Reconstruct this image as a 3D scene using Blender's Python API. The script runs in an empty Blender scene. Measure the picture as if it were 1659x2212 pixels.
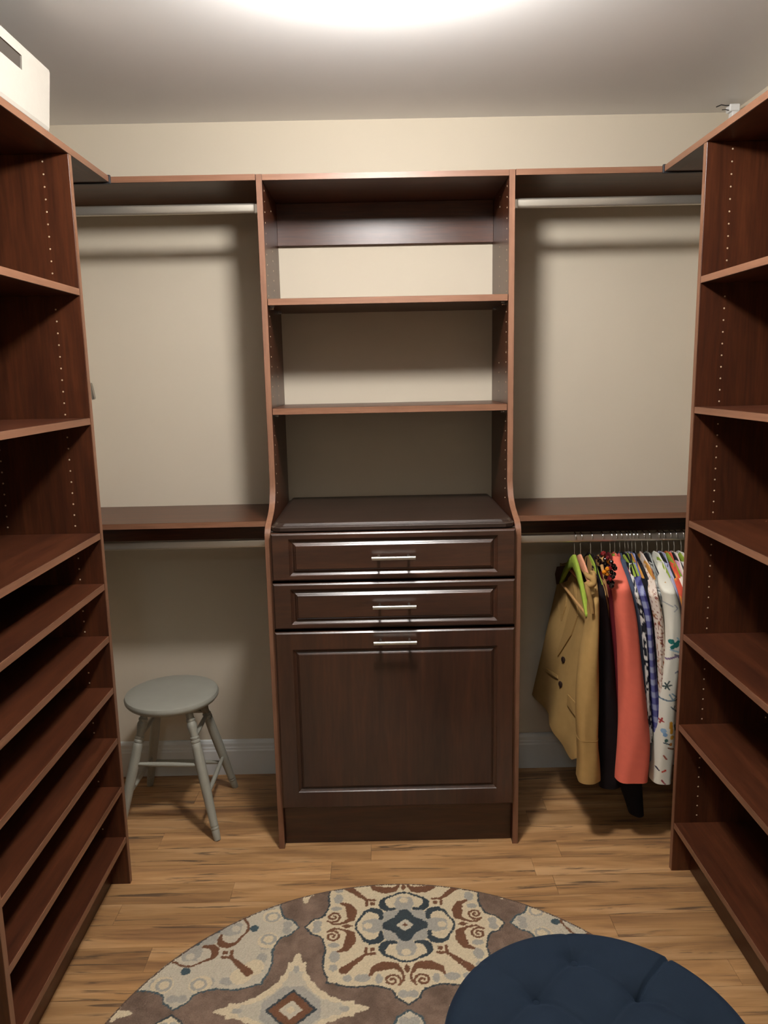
import bpy, bmesh, math, random
import numpy as np
from mathutils import Vector, Matrix

# ------------------------------------------------------------------ camera, light, exposure
SC = bpy.context.scene
COL = SC.collection
CAM = np.array([-0.0357, -2.9066, 1.5642])
FPX, PITCH, YAW, ROLL = 1682.02, 0.17474, -0.00379, -0.02025

def cam_axes():
    cp, sp = math.cos(PITCH), math.sin(PITCH)
    fwd = np.array([0, cp, -sp]); up = np.array([0, sp, cp]); rt = np.array([1.0, 0, 0])
    r2 = rt*math.cos(ROLL) + up*math.sin(ROLL)
    u2 = -rt*math.sin(ROLL) + up*math.cos(ROLL)
    c, s = math.cos(YAW), math.sin(YAW)
    Zm = np.array([[c, -s, 0], [s, c, 0], [0, 0, 1]])
    return Zm@r2, Zm@u2, Zm@fwd
AX_R, AX_U, AX_F = cam_axes()

def at_y(u, v, y):
    """photo pixel -> point on the plane of depth y"""
    d = AX_F + AX_R*(u-829.5)/FPX - AX_U*(v-1106)/FPX
    return CAM + d*((y-CAM[1])/d[1])

cd = bpy.data.cameras.new('camera')
cd.sensor_fit = 'VERTICAL'; cd.sensor_height = 36.0
cd.lens = FPX/2212*36.0
cd.clip_start = 0.01
cam = bpy.data.objects.new('camera', cd); COL.objects.link(cam)
m = Matrix.Identity(4)
for i in range(3):
    m[i][0] = AX_R[i]; m[i][1] = AX_U[i]; m[i][2] = -AX_F[i]; m[i][3] = CAM[i]
cam.matrix_world = m
SC.camera = cam

w = bpy.data.worlds.new('world'); SC.world = w; w.use_nodes = True
w.node_tree.nodes['Background'].inputs[0].default_value = (0.5, 0.5, 0.5, 1)
w.node_tree.nodes['Background'].inputs[1].default_value = 0.02
LAMP_POS = (-0.012, -1.21)          # ceiling lamp of the closet
LAMP_STRENGTH = 255.0
HALL_STRENGTH = 25.0
SC.view_settings.view_transform = 'Standard'
SC.view_settings.look = 'None'
SC.view_settings.gamma = 1.0
SC.view_settings.use_curve_mapping = False
SC.view_settings.exposure = 0.15

# ------------------------------------------------------------------ helpers
rnd = random.Random(7)
def lin(r, g, b):
    f = lambda c: ((c/255+0.055)/1.055)**2.4 if c/255 > 0.04045 else c/255/12.92
    return (f(r), f(g), f(b), 1.0)

class MB:
    """collects vertices, faces, uv and colours of one mesh"""
    def __init__(s): s.v = []; s.f = []; s.uv = {}; s.col = None; s.smooth = False
    def add(s, vs, fs):
        o = len(s.v); s.v += [tuple(map(float, p)) for p in vs]
        s.f += [tuple(i+o for i in f) for f in fs]; return o
    def box(s, x0, x1, y0, y1, z0, z1, c=0.0):
        x0, x1 = min(x0, x1), max(x0, x1); y0, y1 = min(y0, y1), max(y0, y1); z0, z1 = min(z0, z1), max(z0, z1)
        if c <= 0:
            s.add([(x0,y0,z0),(x1,y0,z0),(x1,y1,z0),(x0,y1,z0),(x0,y0,z1),(x1,y0,z1),(x1,y1,z1),(x0,y1,z1)],
                  [(0,3,2,1),(4,5,6,7),(0,1,5,4),(1,2,6,5),(2,3,7,6),(3,0,4,7)])
            return s
        bm = bmesh.new()
        bmesh.ops.create_cube(bm, size=1)
        for v in bm.verts:
            v.co = ((x0+x1)/2+v.co.x*(x1-x0), (y0+y1)/2+v.co.y*(y1-y0), (z0+z1)/2+v.co.z*(z1-z0))
        bmesh.ops.bevel(bm, geom=list(bm.edges), offset=c, segments=1, affect='EDGES', profile=0.5)
        bm.verts.index_update()
        s.add([v.co for v in bm.verts], [[v.index for v in f.verts] for f in bm.faces]); bm.free()
        return s
    def prism(s, pts, axis, a, b):
        """polygon pts extruded between a and b along axis (0,1,2); pts are the two other coords in order"""
        def mk(p, t):
            q = list(p); q.insert(axis, t); return q
        n = len(pts)
        s.add([mk(p, a) for p in pts]+[mk(p, b) for p in pts],
              [tuple(range(n))[::-1], tuple(range(n, 2*n))]+[(i, (i+1) % n, n+(i+1) % n, n+i) for i in range(n)])
        return s
    def tube(s, pts, r, n=8, caps=True):
        pts = [Vector(p) for p in pts]; rs = r if isinstance(r, (list, tuple)) else [r]*len(pts)
        rings = []; up = None
        for i, p in enumerate(pts):
            d = (pts[min(i+1, len(pts)-1)]-pts[max(i-1, 0)]).normalized()
            if up is None:
                up = Vector((0, 0, 1)) if abs(d.z) < 0.9 else Vector((1, 0, 0))
            a = d.cross(up)
            if a.length < 1e-6: a = d.orthogonal()
            a.normalize(); b = a.cross(d).normalized(); up = b
            rings.append([p+a*rs[i]*math.cos(t)+b*rs[i]*math.sin(t) for t in [2*math.pi*k/n for k in range(n)]])
        s.loft(rings, caps); return s
    def loft(s, rings, caps=True, uv=False):
        n = len(rings[0]); o = len(s.v)
        for r in rings: s.v += [tuple(map(float, p)) for p in r]
        for i in range(len(rings)-1):
            for k in range(n):
                s.f.append((o+i*n+k, o+i*n+(k+1) % n, o+(i+1)*n+(k+1) % n, o+(i+1)*n+k))
        if caps:
            s.f.append(tuple(o+k for k in range(n))[::-1])
            s.f.append(tuple(o+(len(rings)-1)*n+k for k in range(n)))
        return s
    def lathe(s, prof, base, direction=(0, 0, 1), n=24):
        """prof = [(radius, distance along direction)]"""
        d = Vector(direction).normalized(); a = d.orthogonal().normalized(); b = d.cross(a)
        base = Vector(base)
        rings = [[base+d*h+a*(r*math.cos(2*math.pi*k/n))+b*(r*math.sin(2*math.pi*k/n)) for k in range(n)] for r, h in prof]
        s.loft(rings); return s

def build(name, mb, mat, parent=None, smooth=False, sub=0):
    off = parent_world(parent)
    me = bpy.data.meshes.new(name)
    me.from_pydata([(x-off[0], y-off[1], z-off[2]) for x, y, z in mb.v], [], mb.f)
    if mb.col is not None:
        a = me.color_attributes.new('Col', 'FLOAT_COLOR', 'POINT')
        a.data.foreach_set('color', np.asarray(mb.col, dtype=np.float32).ravel())
    bm = bmesh.new(); bm.from_mesh(me); bmesh.ops.recalc_face_normals(bm, faces=bm.faces); bm.to_mesh(me); bm.free()
    if smooth:
        me.polygons.foreach_set('use_smooth', [True]*len(me.polygons))
        try: me.set_sharp_from_angle(angle=math.radians(40 if smooth is True else smooth))
        except Exception: pass
    me.materials.append(M[mat] if isinstance(mat, str) else mat)
    o = bpy.data.objects.new(name, me); COL.objects.link(o)
    if parent is not None: o.parent = parent
    return o
def parent_world(p):
    off = [0, 0, 0]
    while p is not None:
        for i in range(3): off[i] += p.location[i]
        p = p.parent
    return off
def tag(o, label, cat, group=None, kind=None):
    o['label'] = label; o['category'] = cat
    if group: o['group'] = group
    if kind: o['kind'] = kind
    return o
def thing(name, loc, label, cat, group=None):
    o = bpy.data.objects.new(name, None); COL.objects.link(o); o.location = loc
    o.empty_display_size = 0.05
    return tag(o, label, cat, group)
def struct(name, mb, mat, label, cat, smooth=False):
    o = build(name, mb, mat, None, smooth); return tag(o, label, cat, kind='structure')

# ------------------------------------------------------------------ materials
M = {}
def mat(name, rough=0.5, spec=0.5, metal=0.0):
    ma = bpy.data.materials.new(name); ma.use_nodes = True
    nt = ma.node_tree; b = nt.nodes['Principled BSDF']
    b.inputs['Roughness'].default_value = rough
    b.inputs['Specular IOR Level'].default_value = spec
    b.inputs['Metallic'].default_value = metal
    M[name] = ma; return nt, b
def plain(name, col, rough=0.5, spec=0.5, metal=0.0, noise=0.0, scale=40, bump=0.0, bscale=200):
    nt, b = mat(name, rough, spec, metal)
    N, L = nt.nodes, nt.links
    tc = N.new('ShaderNodeTexCoord')
    n = N.new('ShaderNodeTexNoise'); n.inputs['Scale'].default_value = scale; n.inputs['Detail'].default_value = 3
    L.new(tc.outputs['Object'], n.inputs['Vector'])
    mr = N.new('ShaderNodeMapRange'); mr.inputs['To Min'].default_value = 1-noise; mr.inputs['To Max'].default_value = 1+noise
    L.new(n.outputs['Fac'], mr.inputs['Value'])
    mx = N.new('ShaderNodeVectorMath'); mx.operation = 'SCALE'; mx.inputs[0].default_value = col[:3]
    L.new(mr.outputs['Result'], mx.inputs['Scale']); L.new(mx.outputs['Vector'], b.inputs['Base Color'])
    if bump:
        n2 = N.new('ShaderNodeTexNoise'); n2.inputs['Scale'].default_value = bscale; n2.inputs['Detail'].default_value = 4
        L.new(tc.outputs['Object'], n2.inputs['Vector'])
        bp = N.new('ShaderNodeBump'); bp.inputs['Strength'].default_value = bump; bp.inputs['Distance'].default_value = 0.002
        L.new(n2.outputs['Fac'], bp.inputs['Height']); L.new(bp.outputs['Normal'], b.inputs['Normal'])
    return nt, b
def wood(name, scale, dark, mid, light, rough=0.34, spec=0.45):
    """laminate wood grain; scale = stretch of the noise along x,y,z"""
    nt, b = mat(name, rough, spec); N, L = nt.nodes, nt.links
    g = N.new('ShaderNodeNewGeometry'); oi = N.new('ShaderNodeObjectInfo')
    mm = N.new('ShaderNodeMath'); mm.operation = 'MULTIPLY'; mm.inputs[1].default_value = 11.0
    L.new(oi.outputs['Random'], mm.inputs[0])
    ad = N.new('ShaderNodeVectorMath'); ad.operation = 'ADD'
    L.new(g.outputs['Position'], ad.inputs[0]); L.new(mm.outputs[0], ad.inputs[1])
    mp = N.new('ShaderNodeMapping'); mp.inputs['Scale'].default_value = scale
    L.new(ad.outputs[0], mp.inputs['Vector'])
    n1 = N.new('ShaderNodeTexNoise'); n1.inputs['Scale'].default_value = 1.0; n1.inputs['Detail'].default_value = 5; n1.inputs['Roughness'].default_value = 0.6
    n1.inputs['Distortion'].default_value = 0.6
    L.new(mp.outputs[0], n1.inputs['Vector'])
    mp2 = N.new('ShaderNodeMapping'); mp2.inputs['Scale'].default_value = [q*7 for q in scale]
    L.new(ad.outputs[0], mp2.inputs['Vector'])
    n2 = N.new('ShaderNodeTexNoise'); n2.inputs['Scale'].default_value = 1.0; n2.inputs['Detail'].default_value = 4
    L.new(mp2.outputs[0], n2.inputs['Vector'])
    mix = N.new('ShaderNodeMix'); mix.data_type = 'FLOAT'; mix.inputs['Factor'].default_value = 0.35
    L.new(n1.outputs['Fac'], mix.inputs['A']); L.new(n2.outputs['Fac'], mix.inputs['B'])
    cr = N.new('ShaderNodeValToRGB'); e = cr.color_ramp.elements
    e[0].position = 0.33; e[0].color = dark; e[1].position = 0.68; e[1].color = light
    q = cr.color_ramp.elements.new(0.5); q.color = mid
    L.new(mix.outputs['Result'], cr.inputs['Fac']); L.new(cr.outputs['Color'], b.inputs['Base Color'])
    return nt, b

CH = (lin(54, 28, 18), lin(72, 38, 22), lin(92, 50, 29))
wood('cherry_x', (1.6, 22, 22), *CH)
wood('cherry_y', (22, 1.6, 22), *CH)
wood('cherry_z', (22, 22, 1.6), *CH)
CE = (lin(108, 73, 53), lin(124, 86, 64), lin(138, 98, 74))       # edge banding, paler
wood('edge_x', (1.6, 30, 30), *CE, rough=0.42)
wood('edge_y', (30, 1.6, 30), *CE, rough=0.42)
wood('edge_z', (30, 30, 1.6), *CE, rough=0.42)
CF = (lin(46, 29, 21), lin(60, 38, 27), lin(76, 47, 32))          # thermofoil fronts
wood('front_x', (2.2, 26, 26), *CF, rough=0.28, spec=0.6)
wood('front_z', (14, 14, 1.2), *CF, rough=0.28, spec=0.6)
CC = (lin(36, 26, 20), lin(46, 33, 26), lin(58, 41, 32))          # darker counter
wood('counter', (1.8, 20, 20), *CC, rough=0.4)
plain('wall_paint', lin(201, 190, 171), 0.75, 0.25, noise=0.02, scale=6, bump=0.06, bscale=350)
plain('ceiling_paint', lin(238, 237, 236), 0.5, 0.5, noise=0.015, scale=5, bump=0.05, bscale=300)
plain('trim_paint', lin(214, 216, 214), 0.35, 0.5, noise=0.01)
plain('hall_paint', lin(205, 196, 180), 0.8, 0.2)
plain('stool_paint', lin(150, 148, 136), 0.42, 0.45, noise=0.05, scale=30, bump=0.15, bscale=60)
plain('satin_nickel', lin(200, 196, 188), 0.32, 0.5, 1.0)
plain('chrome', lin(210, 210, 210), 0.15, 0.5, 1.0)
plain('rod_metal', lin(196, 190, 178), 0.38, 0.5, 0.85)
plain('dark_plastic', lin(40, 40, 44), 0.5, 0.5)
plain('particle_hole', lin(205, 180, 150), 0.6, 0.3)
plain('white_canvas', lin(172, 166, 156), 0.9, 0.1, noise=0.03, scale=60, bump=0.2, bscale=500)
plain('white_plastic', lin(228, 228, 226), 0.4, 0.5)
plain('black_leather', lin(28, 27, 30), 0.35, 0.5)
plain('green_velvet', lin(140, 160, 62), 0.9, 0.1, noise=0.06, scale=80)
plain('tan_wood', lin(196, 150, 96), 0.5, 0.4, noise=0.08, scale=60)
plain('pink_velvet', lin(214, 150, 118), 0.9, 0.1)
plain('coral_velvet', lin(205, 90, 88), 0.9, 0.1)
plain('amber_wood', lin(196, 138, 64), 0.5, 0.4)
plain('button_horn', lin(48, 32, 28), 0.3, 0.5)
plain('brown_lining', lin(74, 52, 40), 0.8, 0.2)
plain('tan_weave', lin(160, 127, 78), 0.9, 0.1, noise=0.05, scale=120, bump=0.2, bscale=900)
plain('amber_bead', lin(200, 120, 25), 0.12, 0.6)
plain('dark_bead', lin(26, 12, 14), 0.08, 0.7)
plain('red_bead', lin(110, 18, 24), 0.1, 0.7)
plain('rug_binding', lin(96, 78, 66), 0.9, 0.1)
# velvet of the ottoman
nt, b = plain('navy_velvet', lin(24, 35, 48), 0.85, 0.15, noise=0.12, scale=22, bump=0.15, bscale=500)
b.inputs['Sheen Weight'].default_value = 0.12; b.inputs['Sheen Roughness'].default_value = 0.5
b.inputs['Sheen Tint'].default_value = lin(90, 120, 160)
# painted cloth: colour attribute of the mesh
def attr_mat(name, rough=0.85, spec=0.15, bump=0.2, bscale=700, dist=0.001):
    nt, b = mat(name, rough, spec); N, L = nt.nodes, nt.links
    a = N.new('ShaderNodeVertexColor'); a.layer_name = 'Col'
    L.new(a.outputs['Color'], b.inputs['Base Color'])
    tc = N.new('ShaderNodeTexCoord'); n2 = N.new('ShaderNodeTexNoise'); n2.inputs['Scale'].default_value = bscale
    L.new(tc.outputs['Object'], n2.inputs['Vector'])
    bp = N.new('ShaderNodeBump'); bp.inputs['Strength'].default_value = bump; bp.inputs['Distance'].default_value = dist
    L.new(n2.outputs['Fac'], bp.inputs['Height']); L.new(bp.outputs['Normal'], b.inputs['Normal'])
attr_mat('cloth'); attr_mat('rug_pile', 0.95, 0.05, 0.6, 260, 0.004)
# lamp glass
def emit(name, col, strength):
    ma = bpy.data.materials.new(name); ma.use_nodes = True; b = ma.node_tree.nodes['Principled BSDF']
    b.inputs['Base Color'].default_value = (0.8, 0.8, 0.8, 1)
    b.inputs['Emission Color'].default_value = col; b.inputs['Emission Strength'].default_value = strength
    M[name] = ma
emit('lamp_glass', (1.0, 0.972, 0.938, 1), LAMP_STRENGTH)
emit('hall_glass', (0.82, 0.94, 1.0, 1), HALL_STRENGTH)
# oak planks
def oak():
    nt, b = mat('oak_plank', 0.42, 0.4); N, L = nt.nodes, nt.links
    g = N.new('ShaderNodeNewGeometry'); oi = N.new('ShaderNodeObjectInfo')
    mm = N.new('ShaderNodeMath'); mm.operation = 'MULTIPLY'; mm.inputs[1].default_value = 37.0
    L.new(oi.outputs['Random'], mm.inputs[0])
    ad = N.new('ShaderNodeVectorMath'); ad.operation = 'ADD'
    L.new(g.outputs['Position'], ad.inputs[0]); L.new(mm.outputs[0], ad.inputs[1])
    def noise(sc, det, dist=0.0, rough=0.55):
        mp = N.new('ShaderNodeMapping'); mp.inputs['Scale'].default_value = sc; L.new(ad.outputs[0], mp.inputs['Vector'])
        n = N.new('ShaderNodeTexNoise'); n.inputs['Scale'].default_value = 1; n.inputs['Detail'].default_value = det
        n.inputs['Distortion'].default_value = dist; n.inputs['Roughness'].default_value = rough
        L.new(mp.outputs[0], n.inputs['Vector']); return n.outputs['Fac']
    base = noise((2.2, 22, 22), 5, 0.5); streak = noise((2.6, 40, 40), 5, 1.6, 0.6); fine = noise((10, 220, 220), 3)
    cr = N.new('ShaderNodeValToRGB'); e = cr.color_ramp.elements
    e[0].position = 0.28; e[0].color = lin(126, 90, 62); e[1].position = 0.72; e[1].color = lin(206, 164, 118)
    q = cr.color_ramp.elements.new(0.5); q.color = lin(178, 134, 88)
    L.new(base, cr.inputs['Fac'])
    # per plank tint
    hs = N.new('ShaderNodeHueSaturation')
    mr = N.new('ShaderNodeMapRange'); mr.inputs['To Min'].default_value = 0.80; mr.inputs['To Max'].default_value = 1.10
    L.new(oi.outputs['Random'], mr.inputs['Value']); L.new(mr.outputs['Result'], hs.inputs['Value']); L.new(cr.outputs['Color'], hs.inputs['Color'])
    mr2 = N.new('ShaderNodeMapRange'); mr2.inputs['From Min'].default_value = 0.57; mr2.inputs['From Max'].default_value = 0.66
    mr2.inputs['To Min'].default_value = 0.0; mr2.inputs['To Max'].default_value = 0.85
    L.new(streak, mr2.inputs['Value'])
    mx = N.new('ShaderNodeMix'); mx.data_type = 'RGBA'; mx.inputs['B'].default_value = lin(84, 66, 52)
    L.new(mr2.outputs['Result'], mx.inputs['Factor']); L.new(hs.outputs['Color'], mx.inputs['A'])
    mr3 = N.new('ShaderNodeMapRange'); mr3.inputs['To Min'].default_value = 0.85; mr3.inputs['To Max'].default_value = 1.15
    L.new(fine, mr3.inputs['Value'])
    vm = N.new('ShaderNodeVectorMath'); vm.operation = 'SCALE'; L.new(mx.outputs['Result'], vm.inputs[0]); L.new(mr3.outputs['Result'], vm.inputs['Scale'])
    L.new(vm.outputs['Vector'], b.inputs['Base Color'])
oak()
plain('floor_joint', lin(70, 48, 32), 0.7, 0.2)

# ------------------------------------------------------------------ room shell
XW0, XW1 = -1.2135, 1.2175          # inner faces of the side walls
YF = -3.05                          # inner face of the front wall
ZC = 2.44
T = 0.10
DX0, DX1, DZ = -0.62, 0.22, 2.05    # door opening
YH = -4.9
fl = struct('floor', MB().box(XW0-T, XW1+T, YH-T, T, -0.10, -0.010), 'floor_joint', 'oak laminate floor of long narrow planks under the closet', 'floor')
struct('ceiling', MB().box(XW0-T, XW1+T, YH-T, T, ZC, ZC+T), 'ceiling_paint', 'smooth white painted ceiling over the closet', 'ceiling')
struct('wall_back', MB().box(XW0-T, XW1+T, 0, T, -0.01, ZC), 'wall_paint', 'beige painted wall behind the drawers and hanging rods', 'wall')
struct('wall_left', MB().box(XW0-T, XW0, YF, 0, -0.01, ZC), 'wall_paint', 'beige side wall behind the shelf tower with the white bin', 'wall')
struct('wall_right', MB().box(XW1, XW1+T, YF, 0, -0.01, ZC), 'wall_paint', 'beige side wall behind the shelf tower beside the hanging clothes', 'wall')
wf = MB().box(XW0-T, DX0, YF-T, YF, -0.01, ZC).box(DX1, XW1+T, YF-T, YF, -0.01, ZC).box(DX0, DX1, YF-T, YF, DZ, ZC)
struct('wall_front', wf, 'wall_paint', 'beige wall with the doorway opposite the drawers', 'wall')
hw = MB().box(XW0-T, XW0, YH, YF-T, -0.01, ZC).box(XW1, XW1+T, YH, YF-T, -0.01, ZC).box(XW0-T, XW1+T, YH-T, YH, -0.01, ZC)
struct('wall_hall', hw, 'hall_paint', 'pale hallway wall beyond the doorway', 'wall')
hf = MB().box(XW0, XW1, YH, YF, -0.010, 0.0)
struct('floor_hall', hf, 'oak_plank', 'oak floor of the hallway beyond the doorway', 'floor')
tr = MB().box(DX0-0.06, DX0, YF, YF+0.015, 0, DZ, 0.003).box(DX1, DX1+0.06, YF, YF+0.015, 0, DZ, 0.003).box(DX0-0.06, DX1+0.06, YF, YF+0.015, DZ, DZ+0.06, 0.003)
struct('trim_1', tr, 'trim_paint', 'white casing around the doorway', 'trim')

# planks: rows along x, one object per plank, children of the floor
PW = 0.0925; ROW0 = -0.6925
pm = MB().box(0, 1, 0.0004, PW-0.0004, -0.0098, 0.0, 0.0)
pme = bpy.data.meshes.new('plank'); pme.from_pydata(pm.v, [], pm.f); pme.materials.append(M['oak_plank'])
known = {-0.6925: [-0.22, 0.43], -0.785: [0.48, -0.52], -0.97: [0.605, -0.40], -1.0625: [0.575, -0.70]}
prnd = random.Random(3)
r0 = int(math.ceil((0.0-ROW0)/PW)); r1 = int(math.floor((YF-ROW0)/PW))
for r in range(r1, r0+1):
    yb = ROW0+r*PW
    ya, yt = max(yb, YF), min(yb+PW, 0.0)
    if yt-ya < 0.01: continue
    js = next((list(v) for k, v in known.items() if abs(k-yb) < 0.01), None)
    if js is None:
        js = [XW0+prnd.uniform(0.15, 0.9)]
        while js[-1] < XW1-0.25: js.append(js[-1]+prnd.uniform(0.6, 1.15))
    js = sorted([XW0]+[j for j in js if XW0+0.1 < j < XW1-0.1]+[XW1])
    for a, c in zip(js[:-1], js[1:]):
        p = bpy.data.objects.new('plank', pme); COL.objects.link(p); p.parent = fl
        p.location = (a+0.0004, ya, 0); p.scale = (c-a-0.0008, (yt-ya)/PW, 1)

# baseboards on the back wall, with a stepped cap
def baseboard(name, x0, x1, label):
    prof = [(0, 0), (-0.016, 0), (-0.016, 0.100), (-0.0135, 0.106), (-0.0135, 0.112), (-0.011, 0.118), (-0.011, 0.130), (-0.007, 0.140), (-0.003, 0.144), (0, 0.144)]
    b = MB().prism(prof, 0, x0, x1)
    return tag(build(name, b, 'trim_paint', smooth=False), label, 'baseboard', kind='structure')
baseboard('baseboard_left', XW0+0.001, -0.404, 'white moulded baseboard behind the grey stool')
baseboard('baseboard_right', 0.404, XW1-0.001, 'white moulded baseboard behind the hanging clothes')

# ------------------------------------------------------------------ ceiling lamps
def lamp(x, y, r, h, label, glass):
    t = thing('ceiling_lamp', (x, y, ZC), label, 'lamp')
    build('mounting_plate', MB().lathe([(0.001, 0), (r*0.62, 0), (r*0.62, -0.012), (r*0.45, -0.020), (r*0.40, -0.034), (0.001, -0.034)], (x, y, ZC), n=48), 'white_plastic', t, True)
    prof = []
    for k in range(25):
        a = -math.pi/2+0.0+math.pi*k/24
        prof.append((max(0.001, r*max(0.0, math.cos(a))**0.85), -0.026-h/2+h/2*-math.sin(a)))
    build('glass_dome', MB().lathe(prof, (x, y, ZC), n=48), glass, t, True)
lamp(LAMP_POS[0], LAMP_POS[1], 0.098, 0.112, 'white glass dome ceiling lamp over the rug', 'lamp_glass')
lamp(-0.30, -4.0, 0.15, 0.125, 'white glass dome lamp in the hallway behind the doorway', 'hall_glass')

# ------------------------------------------------------------------ closet units
H = 2.181; TH = 0.019
def board(name, parent, box, grain, edge=None, c=0.0012):
    """a laminate board: body plus a paler edge band on its front (a sub-part)"""
    b = build(name, MB().box(*box, c), 'cherry_'+grain, parent)
    if edge:
        axis, side, g = edge
        e = list(box); k = axis*2
        if side < 0: f = min(e[k], e[k+1]); e[k], e[k+1] = f-0.0012, f+0.0002
        else: f = max(e[k], e[k+1]); e[k], e[k+1] = f-0.0002, f+0.0012
        for q in range(3):
            if q != axis:
                lo, hi = min(e[2*q], e[2*q+1]), max(e[2*q], e[2*q+1]); e[2*q], e[2*q+1] = lo+0.0006, hi-0.0006
        build('edge_band', MB().box(*e), 'edge_'+g, b)
    return b
def holes(parent, pts, axis, sign):
    """shelf-pin holes: small pale sockets on a panel face, too small to pick apart -> one part"""
    mb = MB()
    for p in pts:
        n = 8; R = 0.0025; ring = []; ring2 = []
        for k in range(n):
            a = 2*math.pi*k/n; q = [R*math.cos(a), R*math.sin(a)]
            d = [0, 0, 0]; o = [i for i in range(3) if i != axis]
            d[o[0]], d[o[1]] = q
            d2 = list(d); d2[axis] = sign*0.0006
            d2[o[0]] *= 0.8; d2[o[1]] *= 0.8
            ring.append([p[i]+d[i] for i in range(3)]); ring2.append([p[i]+d2[i] for i in range(3)])
        mb.loft([ring, ring2], caps=True)
    o = build('pin_holes', mb, 'particle_hole', parent); o['kind'] = 'stuff'; return o
def pin(parent, x, y, z, sx):
    build('shelf_pin', MB().tube([(x, y, z-0.006), (x+sx*0.012, y, z-0.006)], 0.0035, 8).box(min(x, x+sx*0.014), max(x, x+sx*0.014), y-0.006, y+0.006, z-0.0022, z-0.0002), 'chrome', parent)

# centre unit -----------------------------------------------------
XC, XI = 0.4018, 0.3828
D1, D2 = 0.3547, 0.520
cu = thing('dresser_unit', (0, -0.26, 0), 'tall dark cherry dresser unit with open shelves above two drawers and a hamper door', 'cabinet')
prof = [(-0.0, 0.0), (-D2, 0.0), (-D2, 1.045)]
S = [(0.0, 1.045), (0.0, 1.075), (0.010, 1.092), (0.030, 1.105), (0.062, 1.116), (0.095, 1.128), (0.122, 1.142), (0.142, 1.160), (0.156, 1.184), (0.1653, 1.215)]
for k in range(len(S)-1):
    for t in (0.5, 1.0):
        prof.append((-D2+S[k][0]*(1-t)+S[k+1][0]*t, S[k][1]*(1-t)+S[k+1][1]*t))
prof += [(-D1, H), (0, H)]
prof = [prof[0], prof[1]] + prof[2:]
for s in (-1, 1):
    p = build('side_panel', MB().prism([(y-0.0012*0, z) for y, z in prof], 0, s*XI, s*XC), 'cherry_z', cu)
    # edge band following the curve
    fr = [q for q in prof[1:-1]]
    eb = MB(); n = len(fr)
    v = []
    for (y, z) in fr:
        v += [(s*(XI+0.0006), y-0.0012, z), (s*(XC-0.0006), y-0.0012, z), (s*(XI+0.0006), y+0.001, z), (s*(XC-0.0006), y+0.001, z)]
    f = []
    for i in range(n-1):
        a, c = 4*i, 4*i+4
        f += [(a, a+1, c+1, c), (a+2, c+2, c+3, a+3), (a, c, c+2, a+2), (a+1, a+3, c+3, c+1)]
    f += [(0, 2, 3, 1), (4*n-4, 4*n-3, 4*n-1, 4*n-2)]
    eb.add(v, f); build('edge_band', eb, 'edge_z', p, smooth=True)
    pts = []
    zs = [H-0.041-0.032*k for k in range(32)]
    for z in zs:
        if any(abs(z-q) < 0.017 for q in (1.798, 1.452)) or z < 1.13: continue
        pts.append((s*XI, -0.318, z))
        if 1.85 < z < 2.01 or 1.47 < z < 1.60 or z > 2.10: pts.append((s*XI, -0.17 if z > 1.6 else -0.17, z))
    holes(p, [(x-s*0.0002, y, z) for x, y, z in pts], 0, -s)
board('top_shelf', cu, (-XI, XI, -D1, 0, H-0.0185, H), 'x', (1, -1, 'x'))
cl = build('cleat', MB().box(-XI, XI, -0.019, 0, 2.020, H-0.0185, 0.001), 'cherry_x', cu)
for zt, th in ((1.8085, 0.021), (1.4625, 0.021)):
    board('shelf', cu, (-XI+0.001, XI-0.001, -D1+0.002, -0.004, zt-th, zt), 'x', (1, -1, 'x'))
    for s in (-1, 1):
        for y in (-0.30, -0.10): pin(cu, s*(XI-0.0005), y, zt-th, -s)
# counter with ogee front edge and clipped corners
def counter_ring(z, off):
    c = 0.030; x = XI-0.002-off; yf = -0.535+off
    return [(-x, -0.002, z), (x, -0.002, z), (x, yf+c, z), (x-c*0.3, yf+c*0.3, z), (x-c, yf, z), (-x+c, yf, z), (-x+c*0.3, yf+c*0.3, z), (-x, yf+c, z)]
ct = MB(); rings = [counter_ring(z, o) for z, o in ((1.0885, 0.004), (1.0905, 0.0), (1.101, 0.0), (1.1035, 0.003), (1.1045, 0.008), (1.1085, 0.010), (1.1125, 0.014), (1.1138, 0.020))]
ct.loft(rings); build('counter_top', ct, 'counter', cu)
build('sub_rail', MB().box(-XI, XI, -0.518, -0.500, 1.066, 1.088, 0.001), 'counter', cu)
build('toe_kick', MB().box(-XI, XI, -0.490, -0.472, 0.0, 0.150, 0.001), 'front_x', cu)
build('carcass', MB().box(-XI, XI, -0.518, -0.02, 0.150, 0.168).box(-XI, XI, -0.03, -0.02, 0.168, 1.066), 'cherry_x', cu)
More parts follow.
